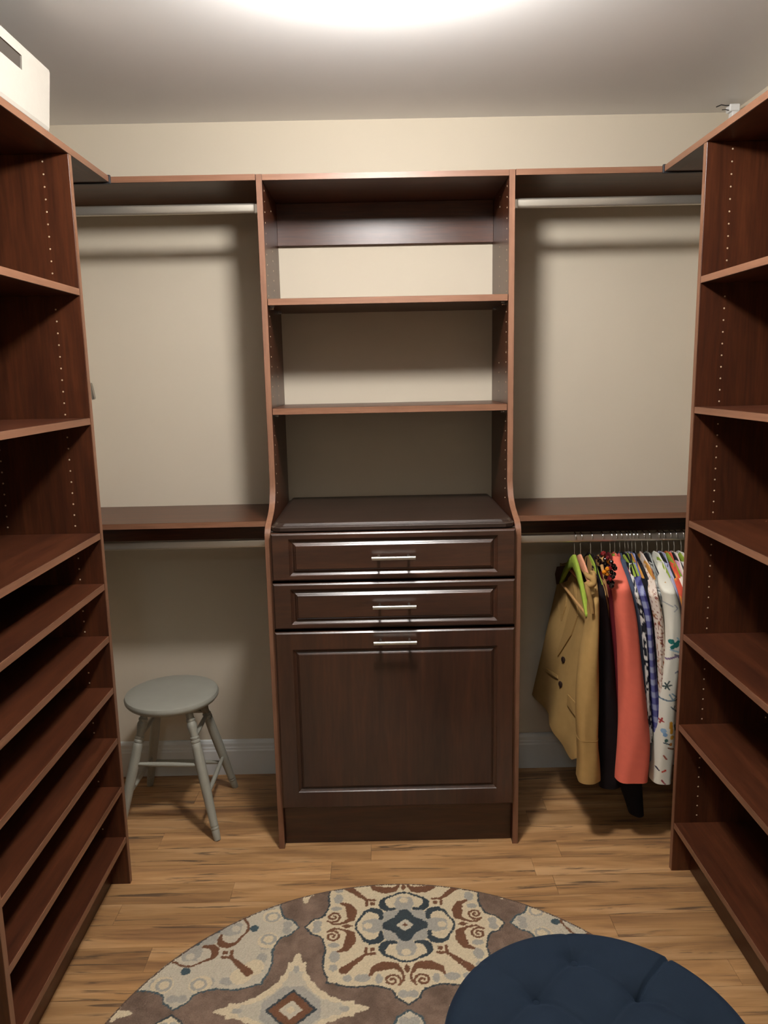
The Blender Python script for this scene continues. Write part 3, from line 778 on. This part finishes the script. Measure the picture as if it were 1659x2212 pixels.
# ------------------------------------------------------------------ hangers and clothes
HY = -0.31
def rodx(u): return float(at_y(u, 1185, HY)[0])
def hanger(u, matname, label, drop=0.085, zc=0.945, yaw=0.0, bar=True, barmat=None, lean=0.0, half=0.165, thick=0.010):
    x = rodx(u)
    t = thing('clothes_hanger', (x, HY, zc-drop), label, 'hanger', 'hangers on the clothes rod')
    c, s_ = math.cos(yaw), math.sin(yaw)
    P = lambda dx, dy, z: (x+dx*c-dy*s_, HY+dx*s_+dy*c, z)
    zr = RODZ
    hk = [(0, 0, zc-0.004), (0, 0, zc+0.020), (0, 0.006, zr-0.022)]
    for k in range(11):
        a = math.radians(-60+k*25); hk.append((0, 0.0185*math.cos(a), zr+0.0005+0.0185*math.sin(a)))
    build('hook', MB().tube([P(*q) for q in hk], 0.0016, 8), 'chrome', t, True)
    N_ = 26; top = []; bot = []
    for k in range(-N_, N_+1):
        q = k/N_; a = abs(q)
        zt = zc-0.004*min(1, a*8)-(drop-0.004)*(0.10*a+0.90*a**1.55)
        wd = 0.030*(1-a)**1.6+0.015+0.004*math.sin(a*math.pi)
        if a > 0.93: wd *= 1.0-0.5*(a-0.93)/0.07
        top.append((q*half, zt)); bot.append((q*half, zt-wd))
    poly = top+bot[::-1]; mb = MB(); n = len(poly)
    def rg(dx, ins):
        m_ = n//2; out_ = []
        for i in range(n):
            j = n-1-i
            a, b_ = poly[i], poly[j]
            out_.append(P(dx, a[0]+(b_[0]-a[0])*ins, a[1]+(b_[1]-a[1])*ins))
        return out_
    mb.loft([rg(-thick/2, 0.15), rg(-thick/2*0.6, 0.0), rg(thick/2*0.6, 0.0), rg(thick/2, 0.15)], caps=False)
    # close the two faces with strips
    o = 0
    for base in (0, 3*n):
        for i in range(n//2-1):
            mb.f.append((base+i, base+i+1, base+n-2-i, base+n-1-i))
    build('shoulders', mb, matname, t, True)
    if bar:
        zb = zc-drop-0.008
        build('trouser_bar', MB().tube([P(0, -half*0.97, zb+0.003), P(0, half*0.97, zb+0.003)], 0.0048, 8), barmat or matname, t, True)
    return t

GREEN = 'green_velvet'
hanger(1241, GREEN, 'empty lime green hanger with a pale wooden bar, first on the clothes rod', drop=0.150, zc=0.944, yaw=-0.02, barmat='tan_wood', thick=0.014, half=0.20)
hanger(1254, 'pink_velvet', 'peach hanger under the mustard blazer', 0.085)
hanger(1276, GREEN, 'lime green hanger holding the black jacket', 0.085)
hanger(1299, 'tan_wood', 'wooden hanger holding the beaded necklace', 0.085)
hanger(1318, GREEN, 'lime green hanger holding the burgundy jacket', 0.085)
hanger(1328, GREEN, 'lime green hanger holding the coral blazer', 0.080)
hanger(1339, 'coral_velvet', 'coral pink hanger holding the slate blue jacket', 0.080)
hanger(1350, GREEN, 'lime green hanger holding the long black dress', 0.080)
hanger(1357, GREEN, 'lime green hanger holding the black and white print blouse', 0.080)
hanger(1365, 'amber_wood', 'amber hanger holding the blue gingham shirt', 0.080)
hanger(1373, 'dark_plastic', 'black hanger holding the black cardigan', 0.080)
hanger(1387, 'amber_wood', 'amber hanger holding the white blouse with red squiggles', 0.080)
hanger(1399, 'dark_plastic', 'black hanger holding the grey plaid shirt', 0.080)
hanger(1419, GREEN, 'lime green hanger holding the white doodle print shirt', 0.078)
hanger(1430, 'dark_plastic', 'black hanger holding the lavender striped shirt', 0.080)
hanger(1444, GREEN, 'lime green hanger holding the orange blouse', 0.078)
hanger(1456, 'dark_plastic', 'black hanger holding the pink blouse', 0.080)
hanger(1471, GREEN, 'lime green hanger holding the white blouse beside the shelf tower', 0.078)

def rgb(*c): return np.array(lin(*c)[:3])
def p_plain(col, mott=0.05):
    return lambda x, y, z, s: col[None, :]*(1+(vnoise(s+3, z, 90, 8)-0.5)*mott*2)[:, None]
def p_gingham(x, y, z, s):
    q = 0.0215; a = (np.floor(s/q) % 2), (np.floor(z/q) % 2)
    k = a[0]+a[1]; tab = np.array([rgb(150, 155, 185), rgb(92, 94, 146), rgb(50, 48, 104)])
    return tab[k.astype(int)]
def p_plaid(x, y, z, s):
    col = np.tile(rgb(176, 178, 172), (len(s), 1)); q = 0.052
    a, b_ = np.mod(s, q)/q, np.mod(z, q)/q
    col[(a < .35)] *= 0.55; col[(b_ < .35)] *= 0.55
    col[(np.abs(a-.65) < .04) | (np.abs(b_-.65) < .04) | (np.abs(b_-.78) < .03)] = rgb(60, 66, 72)
    return col
def p_bw(x, y, z, s):
    n_ = vnoise(s+2, z, 95, 11); col = np.tile(rgb(214, 210, 204), (len(s), 1)); col[n_ > .52] = rgb(34, 34, 42); return col
def p_squiggle(x, y, z, s):
    n_ = vnoise(s+1, z, 85, 12); m_ = vnoise(s+5, z, 85, 13)
    col = np.tile(rgb(222, 206, 192), (len(s), 1)); col[np.abs(n_-.5) < .055] = rgb(134, 70, 58); col[np.abs(m_-.5) < .028] = rgb(170, 118, 70); return col
def p_stripe(x, y, z, s):
    col = np.tile(rgb(188, 186, 206), (len(s), 1)); col[np.mod(s, .0065) < .0026] = rgb(122, 122, 168); return col
def p_orange(x, y, z, s):
    col = np.tile(rgb(206, 84, 62), (len(s), 1)); n_ = vnoise(s+2, z, 60, 15); col[n_ > .72] = rgb(226, 150, 70); return col
def p_pink(x, y, z, s):
    col = np.tile(rgb(206, 150, 176), (len(s), 1)); n_ = vnoise(s+2, z, 45, 16); col[n_ > .58] = rgb(226, 214, 200); col[n_ < .25] = rgb(214, 160, 80); return col
def p_doodle(x, y, z, s):
    col = np.tile(rgb(222, 218, 204), (len(s), 1))
    K = 0.00143
    def P_(u, v): q = at_y(u, v, -0.53); return q[0], q[2]
    front = y < -0.49
    def blob(u, v, r, c, el=1.0):
        px, pz = P_(u, v); col[front & (np.hypot((x-px)/el, z-pz) < r*K)] = rgb(*c)
    def line(pts, wd, c):
        d, _ = seg_dist(x, z, [P_(*p) for p in pts]); col[front & (d < wd*K)] = rgb(*c)
    line([(1443, 1398), (1462, 1404), (1466, 1386), (1458, 1373)], 1.8, (150, 178, 190))
    for u, v, r in ((1445, 1381, 6), (1455, 1388, 7), (1447, 1393, 5), (1459, 1382, 4)): blob(u, v, r, (36, 106, 100))
    line([(1436, 1419), (1446, 1416), (1458, 1412), (1470, 1422)], 2.2, (126, 104, 132)); line([(1452, 1409), (1466, 1413), (1474, 1425)], 1.8, (110, 110, 122))
    for pts in ([(1432, 1470), (1440, 1484)], [(1440, 1466), (1432, 1482)], [(1428, 1478), (1444, 1474)]): line(pts, 1.6, (64, 76, 74))
    line([(1453, 1448), (1459, 1444), (1461, 1451)], 1.5, (120, 124, 138))
    line([(1421, 1504), (1436, 1507), (1458, 1507)], 1.8, (92, 112, 128)); line([(1446, 1492), (1456, 1500), (1448, 1506), (1440, 1494)], 1.6, (128, 150, 160))
    line([(1443, 1520), (1450, 1526), (1460, 1534)], 1.6, (96, 100, 104)); line([(1452, 1519), (1449, 1526)], 1.5, (96, 100, 104))
    line([(1420, 1549), (1428, 1553)], 1.7, (160, 62, 60)); line([(1426, 1546), (1422, 1556)], 1.7, (160, 62, 60))
    blob(1428, 1572, 6, (136, 166, 196)); blob(1431, 1580, 5, (120, 154, 190))
    line([(1443, 1555), (1445, 1575)], 4.0, (206, 146, 44)); blob(1446, 1586, 5, (210, 158, 60)); line([(1452, 1560), (1455, 1572)], 2.2, (96, 100, 90)); blob(1443, 1601, 4, (188, 120, 56))
    blob(1433, 1592, 4.5, (60, 92, 86)); line([(1428, 1597), (1440, 1600)], 1.6, (70, 84, 90)); line([(1437, 1608), (1450, 1612)], 2.0, (132, 92, 62))
    line([(1428, 1625), (1434, 1632)], 2.0, (150, 76, 56)); line([(1425, 1660), (1432, 1656)], 2.0, (196, 70, 54)); line([(1414, 1652), (1419, 1658)], 1.6, (70, 66, 80))
    line([(1424, 1678), (1431, 1686)], 1.8, (150, 70, 76)); line([(1430, 1225), (1442, 1235), (1446, 1255)], 1.8, (92, 92, 96)); line([(1436, 1250), (1446, 1262)], 3.0, (190, 140, 70))
    line([(1434, 1300), (1448, 1306)], 1.3, (170, 172, 170)); line([(1452, 1302), (1458, 1310), (1451, 1316)], 1.3, (160, 160, 164))
    return col
def curve_rows(rows, n_):
    rows = sorted(rows); v = np.array([r[0] for r in rows], float)
    vv = np.linspace(v[0], v[-1], n_)
    # smoothed linear interpolation
    def sm(a):
        q = np.interp(vv, v, a)
        k = max(1, n_//16); ker = np.ones(2*k+1)/(2*k+1)
        return np.convolve(np.pad(q, k, mode='edge'), ker, 'valid')
    return vv, sm(np.array([r[1] for r in rows], float)), sm(np.array([r[2] for r in rows], float))
def garment(name, label, cat, hook_u, rows, paint, ys=-0.505, depth=0.042, body_z=0.22, nseg=28, nring=70, seed=0, body_half=0.175, fold=0.10, top_y=-0.36, body_T=0.006, parts=True):
    x0 = rodx(hook_u)
    t = thing(name, (x0, HY, body_z), label, cat, 'clothes on the clothes rod')
    R_ = random.Random(seed); ph = [R_.uniform(0, 6.28) for _ in range(4)]
    vv, uu, ww = curve_rows(rows, nring)
    v_top = vv[0]
    rings = []; S_ = []
    cs = []
    for v, u, w_ in zip(vv, uu, ww):
        f = min(1.0, max(0.0, (v-v_top)/70.0)); f = f*f*(3-2*f)
        y = top_y+(ys-top_y)*f
        p = at_y(u, v, y-depth*0.6*f)
        a = max(0.004, w_/2*0.00143); b_ = depth*(0.35+0.65*f)
        cs.append((p[0], y, p[2], a, b_))
        ring = []
        for k in range(nseg):
            th = 2*math.pi*k/nseg
            m_ = 1+fold*(math.sin(3*th+p[2]*9+ph[0])*0.6+math.sin(5*th-p[2]*15+ph[1])*0.4)
            c_, s_ = math.cos(th), math.sin(th)
            ring.append((p[0]+a*m_*math.copysign(abs(c_)**0.8, c_), y+b_*m_*math.copysign(abs(s_)**0.8, s_), p[2])); S_.append(th/(2*math.pi)*2*math.pi*math.hypot(a, b_)/1.41)
        rings.append(ring)
    # cuff: turn in and close
    last = rings[-1]; cx, cy, cz, a, b_ = cs[-1]
    rings.append([(cx+(q[0]-cx)*0.82, cy+(q[1]-cy)*0.82, q[2]+0.003) for q in last]); rings.append([(cx+(q[0]-cx)*0.7, cy+(q[1]-cy)*0.7, q[2]+0.03) for q in last])
    S_ += S_[-nseg:]*2
    mb = MB(); mb.loft(rings)
    V = np.array(mb.v); col = np.ones((len(V), 4)); col[:, :3] = np.clip(paint(V[:, 0], V[:, 1], V[:, 2], np.array(S_)), 0, 1); mb.col = col
    build('sleeve', mb, 'cloth', t, 80)
    # torso hanging behind the sleeve
    zs = np.array([c[2] for c in cs])[::-1]; xs = np.array([c[0] for c in cs])[::-1]
    rings = []; S_ = []; nb = 40
    z_hi = 0.946
    for k in range(36):
        z = z_hi+(body_z-z_hi)*k/35
        L_ = np.interp(z, [body_z, 0.5, 0.84, 0.885, 0.925, 0.946], [body_half+0.005, body_half, body_half, body_half*0.82, body_half*0.36, 0.022])
        xs_ = np.interp(z, zs, xs); blend = np.interp(z, [0.3, 0.87, 0.94], [0.75, 0.5, 0.0])
        xc = x0*(1-blend)+xs_*blend; T_ = body_T*np.interp(z, [body_z, 0.86, 0.95], [1.15, 0.9, 0.45])
        ring = []
        for q in range(nb):
            th = 2*math.pi*q/nb; c_, s_ = math.cos(th), math.sin(th)
            yy = L_*math.copysign(abs(s_)**0.75, s_)
            # the cloth follows the sleeve at the front, the hook line at the back
            lean = (xs_-x0)*blend*0.35*(-yy/body_half)
            ring.append((xc+lean+T_*math.copysign(abs(c_)**0.8, c_)+0.003*math.sin(yy*42+z*5+ph[2]), HY+yy, z)); S_.append(yy+c_*0.01)
        rings.append(ring)
    mb = MB(); mb.loft(rings); V = np.array(mb.v); col = np.ones((len(V), 4)); col[:, :3] = np.clip(paint(V[:, 0], V[:, 1], V[:, 2], np.array(S_)), 0, 1); mb.col = col
    build('torso', mb, 'cloth', t, 80)
    return t

BLACK = rgb(22, 16, 18)
garment('jacket', 'black jacket between the mustard blazer and the coral blazer', 'jacket', 1276,
        [(1222, 1282, 10), (1245, 1289, 18), (1300, 1300, 26), (1400, 1309, 40), (1500, 1314, 44), (1600, 1318, 46), (1700, 1320, 52)], p_plain(BLACK), ys=-0.475, body_z=0.20, seed=1)
garment('jacket', 'burgundy velvet jacket squeezed beside the coral blazer', 'jacket', 1318,
        [(1210, 1318, 8), (1250, 1322, 18), (1330, 1328, 26), (1400, 1330, 24), (1500, 1334, 24), (1660, 1338, 26)], p_plain(rgb(92, 24, 30)), ys=-0.46, body_z=0.25, seed=2)
garment('blazer', 'coral red blazer with a long sleeve in front', 'blazer', 1328,
        [(1203, 1329, 10), (1225, 1334, 26), (1270, 1345, 36), (1330, 1354, 44), (1400, 1363, 46), (1500, 1371, 56), (1600, 1375, 70), (1640, 1373, 70), (1688, 1367, 72)], p_plain(rgb(224, 112, 92), 0.04), ys=-0.520, depth=0.045, body_z=0.24, seed=3, fold=0.09)
garment('jacket', 'slate blue jacket just behind the coral blazer', 'jacket', 1339,
        [(1208, 1342, 10), (1240, 1352, 18), (1270, 1361, 22), (1330, 1376, 26), (1400, 1384, 24), (1500, 1390, 22), (1640, 1396, 24)], p_plain(rgb(66, 74, 92)), ys=-0.490, body_z=0.26, seed=4)
garment('dress', 'long black dress hanging lowest on the clothes rod', 'dress', 1350,
        [(1215, 1352, 8), (1300, 1366, 18), (1400, 1374, 22), (1500, 1376, 30), (1620, 1372, 44), (1690, 1366, 54), (1735, 1372, 44), (1760, 1380, 26)], p_plain(rgb(18, 17, 22)), ys=-0.450, body_z=0.13, seed=5)
garment('blouse', 'black and white print blouse beside the blue gingham shirt', 'blouse', 1357,
        [(1215, 1357, 9), (1250, 1365, 13), (1290, 1376, 14), (1330, 1386, 14), (1400, 1391, 13), (1500, 1397, 13), (1600, 1404, 14)], p_bw, ys=-0.498, body_z=0.34, seed=6, nseg=40, nring=130)
garment('shirt', 'blue and white gingham shirt with a checked sleeve', 'shirt', 1365,
        [(1215, 1366, 9), (1250, 1377, 16), (1290, 1389, 20), (1330, 1399, 20), (1400, 1404, 19), (1500, 1413, 24), (1580, 1420, 22)], p_gingham, ys=-0.495, body_z=0.36, seed=7, nseg=44, nring=150)
garment('cardigan', 'black cardigan between the gingham shirt and the squiggle blouse', 'cardigan', 1373,
        [(1215, 1378, 10), (1250, 1390, 18), (1330, 1408, 18), (1400, 1413, 18), (1500, 1423, 18), (1620, 1428, 18)], p_plain(rgb(24, 24, 30)), ys=-0.480, body_z=0.30, seed=8)
garment('blouse', 'white blouse with fine red squiggles', 'blouse', 1387,
        [(1218, 1396, 10), (1245, 1405, 18), (1290, 1413, 20), (1330, 1423, 21), (1400, 1427, 20), (1500, 1430, 18), (1640, 1434, 18)], p_squiggle, ys=-0.500, body_z=0.30, seed=9, nseg=44, nring=150)
garment('shirt', 'grey plaid shirt behind the white doodle print shirt', 'shirt', 1399,
        [(1215, 1405, 9), (1250, 1420, 20), (1290, 1432, 24), (1330, 1440, 24), (1400, 1440, 24), (1500, 1442, 20), (1620, 1442, 20)], p_plaid, ys=-0.480, body_z=0.32, seed=10, nseg=44, nring=130)
garment('shirt', 'white shirt printed with small coloured doodles', 'shirt', 1419,
        [(1212, 1421, 9), (1235, 1430, 20), (1270, 1447, 28), (1330, 1457, 36), (1400, 1456, 37), (1500, 1446, 46), (1600, 1439, 52), (1650, 1434, 46), (1690, 1431, 44)], p_doodle, ys=-0.515, depth=0.04, body_z=0.24, seed=11, nseg=110, nring=360, fold=0.05)
garment('shirt', 'lavender pinstriped shirt behind the doodle print shirt', 'shirt', 1430,
        [(1215, 1436, 9), (1250, 1448, 16), (1290, 1460, 18), (1330, 1468, 18), (1450, 1470, 18), (1640, 1470, 18)], p_stripe, ys=-0.490, body_z=0.30, seed=12, nseg=60, nring=60)
garment('blouse', 'orange coral blouse with amber dots by the shelf tower', 'blouse', 1444,
        [(1215, 1450, 9), (1245, 1459, 16), (1290, 1472, 20), (1350, 1482, 20), (1640, 1486, 20)], p_orange, ys=-0.490, body_z=0.30, seed=13, nseg=36, nring=90)
garment('blouse', 'pink and cream blouse by the shelf tower', 'blouse', 1456,
        [(1212, 1462, 9), (1245, 1471, 14), (1290, 1482, 16), (1640, 1494, 18)], p_pink, ys=-0.480, body_z=0.30, seed=14, nseg=36, nring=90)
garment('blouse', 'plain white blouse last on the clothes rod', 'blouse', 1471,
        [(1215, 1474, 9), (1250, 1482, 14), (1640, 1504, 18)], p_plain(rgb(214, 210, 204)), ys=-0.470, body_z=0.30, seed=15)

# mustard blazer, its front turned to the room ---------------------
bz = thing('blazer', (0.61, -0.28, 0.3), 'mustard tan blazer with dark horn buttons, front turned towards the drawers', 'blazer', 'clothes on the clothes rod')
TANC = rgb(170, 136, 84)
def bz_face(y, z):
    t_ = min(1.0, max(0.0, (0.81-z)/0.51))**0.9; top = 0.672 if y < -0.28 else 0.672-0.046*((y+0.28)/0.22)
    lo = 0.523+(-0.05-y)/0.45*0.082
    return top*(1-t_)+lo*t_+0.0045*math.sin(y*34+z*5)*(0.3+0.7*t_)
def bz_ztop(y): a = min(1, abs(y+0.30)/0.20); return 0.938-0.085*a**1.1
def bz_zhem(y): return float(np.interp((y+0.50)/0.44, [0, .1, .25, .45, .55, .60, 1], [.295, .264, .264, .284, .304, .328, .338]))
ny, nz = 34, 46; Lft = []; Rgt = []
yy_ = [-0.50+0.44*k/(ny-1) for k in range(ny)]
for i in range(nz):
    s_ = i/(nz-1)
    row = []; row2 = []
    for y in yy_:
        yc = y if s_ > 0.12 else y+(-0.30-y)*0.0
        z = bz_ztop(y)+(bz_zhem(y)-bz_ztop(y))*s_
        e = min(1.0, min(y+0.50, -0.06-y)/0.03); e = math.sqrt(max(0.0, 1-(1-e)**2))
        xl_ = bz_face(y, z); th_ = 0.040*(0.25+0.75*min(1, s_*5))*e
        row.append((xl_+0.006*(1-e), y, z)); row2.append((xl_+0.006*(1-e)+th_+0.002, y, z))
    Lft.append(row); Rgt.append(row2[::-1])
mb = MB(); mb.loft([a+b_ for a, b_ in zip(Lft, Rgt)])
V = np.array(mb.v); col = np.ones((len(V), 4)); col[:, :3] = p_plain(TANC, 0.05)(V[:, 0], V[:, 1], V[:, 2], V[:, 1]); mb.col = col
build('torso', mb, 'cloth', bz, 80)
# front sleeve
rows = [(1240, 1286, 8), (1262, 1288, 14), (1290, 1288, 17), (1345, 1286, 22), (1400, 1280, 36), (1440, 1276, 44), (1500, 1273, 48), (1600, 1272, 46), (1648, 1275, 46), (1655, 1276, 48), (1690, 1274, 53)]
vv, uu, ww = curve_rows(rows, 80); rings = []; S_ = []; cs = []
for v, u, w_ in zip(vv, uu, ww):
    f = min(1.0, (v-vv[0])/60); y = -0.44-0.075*f*f*(3-2*f); p = at_y(u, v, y-0.03)
    a, b_ = w_/2*0.00143, 0.044*(0.4+0.6*f); cs.append((p[0], y, p[2]))
    ring = []
    for k in range(30):
        th = 2*math.pi*k/30; m_ = 1+0.06*math.sin(3*th+p[2]*8)+0.03*math.sin(5*th-p[2]*16); c_, q_ = math.cos(th), math.sin(th)
        ring.append((p[0]+a*m_*math.copysign(abs(c_)**0.8, c_), y+b_*m_*math.copysign(abs(q_)**0.8, q_), p[2])); S_.append(th*0.03)
    rings.append(ring)
cx, cy, cz = cs[-1]
rings.append([(cx+(q[0]-cx)*0.82, cy+(q[1]-cy)*0.82, q[2]+0.003) for q in rings[-1]]); rings.append([(cx+(q[0]-cx)*0.8, cy+(q[1]-cy)*0.8, q[2]+0.03) for q in rings[-1]])
S_ += S_[-30:]*2
mb = MB(); mb.loft(rings); V = np.array(mb.v); col = np.ones((len(V), 4)); col[:, :3] = p_plain(TANC, 0.05)(V[:, 0], V[:, 1], V[:, 2], np.array(S_)); mb.col = col
sl_ = build('sleeve', mb, 'cloth', bz, 80)
k = 63
build('cuff_seam', MB().tube([Vector(q)+(Vector(q)-Vector((cs[k][0], cs[k][1], q[2])))*0.01 for q in rings[k]+rings[k][:1]], 0.0008, 6), 'tan_weave', sl_, True)
def bz_hit(u, v):
    best = None
    for k in range(240):
        y = -0.53+0.49*k/239; p = at_y(u, v, y); e = p[0]-bz_face(y, p[2])
        if best is None or abs(e) < best[0]: best = (abs(e), y, p[2])
    return best[1], best[2]
def bz_patch(name, pix, off, matn, thick=0.003):
    pts = [bz_hit(u, v) for u, v in pix]; mb = MB(); n_ = len(pts)
    a = [(bz_face(y, z)-off, y, z) for y, z in pts]; b_ = [(bz_face(y, z)-off+thick, y, z) for y, z in pts]
    mb.add(a+b_, [tuple(range(n_)), tuple(range(n_, 2*n_))[::-1]]+[(i, (i+1) % n_, n_+(i+1) % n_, n_+i) for i in range(n_)])
    build(name, mb, matn, bz)
bz_patch('lapel', [(1234, 1236), (1246, 1262), (1250, 1330), (1236, 1372), (1207, 1418), (1207, 1405), (1222, 1360), (1230, 1310), (1226, 1262)], 0.005, 'tan_weave', 0.004)  # lapel at the opening; its shade is put into the darker tan
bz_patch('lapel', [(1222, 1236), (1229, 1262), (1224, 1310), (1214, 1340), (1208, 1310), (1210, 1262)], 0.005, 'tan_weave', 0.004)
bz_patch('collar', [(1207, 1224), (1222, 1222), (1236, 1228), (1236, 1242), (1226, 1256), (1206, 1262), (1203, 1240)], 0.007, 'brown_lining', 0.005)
bz_patch('pocket_flap', [(1180, 1442), (1206, 1458), (1207, 1466), (1181, 1450)], 0.005, 'tan_weave')
bz_patch('pocket_flap', [(1229, 1500), (1247, 1520), (1246, 1548), (1227, 1522)], 0.005, 'tan_weave')
for u, v in ((1219, 1425), (1213, 1478)):
    y, z = bz_hit(u, v)
    build('button', MB().lathe([(0.001, -0.002), (0.010, -0.001), (0.012, 0.003), (0.009, 0.006), (0.001, 0.006)], (bz_face(y, z)-0.002, y, z), (-1, -0.25, 0), n=16), 'button_horn', bz, True)
# shoulder ruffle of the knotted belt seen by the collar
kn = [at_y(u, v, y) for u, v, y in ((1264, 1238, -0.50), (1272, 1246, -0.535), (1281, 1251, -0.55), (1282, 1261, -0.556), (1273, 1264, -0.555), (1268, 1260, -0.55), (1270, 1275, -0.556), (1276, 1300, -0.560), (1280, 1328, -0.562))]
kp = []; kr = []; kw = [0.005, 0.009, 0.0095, 0.0095, 0.009, 0.008, 0.0085, 0.0075, 0.006]
for i in range(len(kn)-1):
    p0, p1, p2, p3 = kn[max(i-1, 0)], kn[i], kn[i+1], kn[min(i+2, len(kn)-1)]
    for q in range(6):
        t_ = q/6; kp.append(0.5*((2*p1)+(p2-p0)*t_+(2*p0-5*p1+4*p2-p3)*t_*t_+(3*p1-p0-3*p2+p3)*t_**3)); kr.append(kw[i]*(1-t_)+kw[i+1]*t_)
build('belt_knot', MB().tube(kp, kr, 12), 'tan_weave', bz, 80)

# beaded necklace over the wooden hanger ---------------------------
nk = thing('bead_necklace', (rodx(1299), -0.5, 0.85), 'glossy dark red and amber bead necklace hanging between the black jacket and the coral blazer', 'necklace')
brnd = random.Random(4)
path = [(1291, 1206), (1298, 1199), (1304, 1197), (1310, 1206), (1315, 1214), (1308, 1218), (1302, 1226), (1305, 1236), (1312, 1240), (1320, 1236), (1326, 1222), (1329, 1228), (1324, 1246), (1318, 1250), (1322, 1258), (1314, 1226), (1296, 1212), (1306, 1208), (1312, 1230), (1300, 1218), (1318, 1228), (1320, 1214), (1309, 1246), (1315, 1258), (1321, 1266), (1326, 1240)]
for i, (u, v) in enumerate(path):
    p = at_y(u+brnd.uniform(-1, 1), v+brnd.uniform(-1, 1), -0.555+brnd.uniform(-0.012, 0.012)); r = brnd.uniform(0.0065, 0.0095)
    mt = 'amber_bead' if i in (4, 7, 8, 18) else ('red_bead' if i in (2, 3, 13, 20) else 'dark_bead')
    build('bead', MB().lathe([(0.0005, -r), (r*0.7, -r*0.7), (r, 0), (r*0.7, r*0.7), (0.0005, r)], p, (brnd.uniform(-1, 1), brnd.uniform(-1, 1), 1), n=12), mt, nk, True)
build('cord', MB().tube([at_y(u, v, y) for u, v, y in ((1299, 1196, -0.36), (1302, 1204, -0.50), (1300, 1222, -0.555), (1304, 1240, -0.56), (1309, 1265, -0.56), (1314, 1290, -0.555))], [0.002, 0.004, 0.005, 0.004, 0.003, 0.001], 8), 'tan_wood', nk, True)
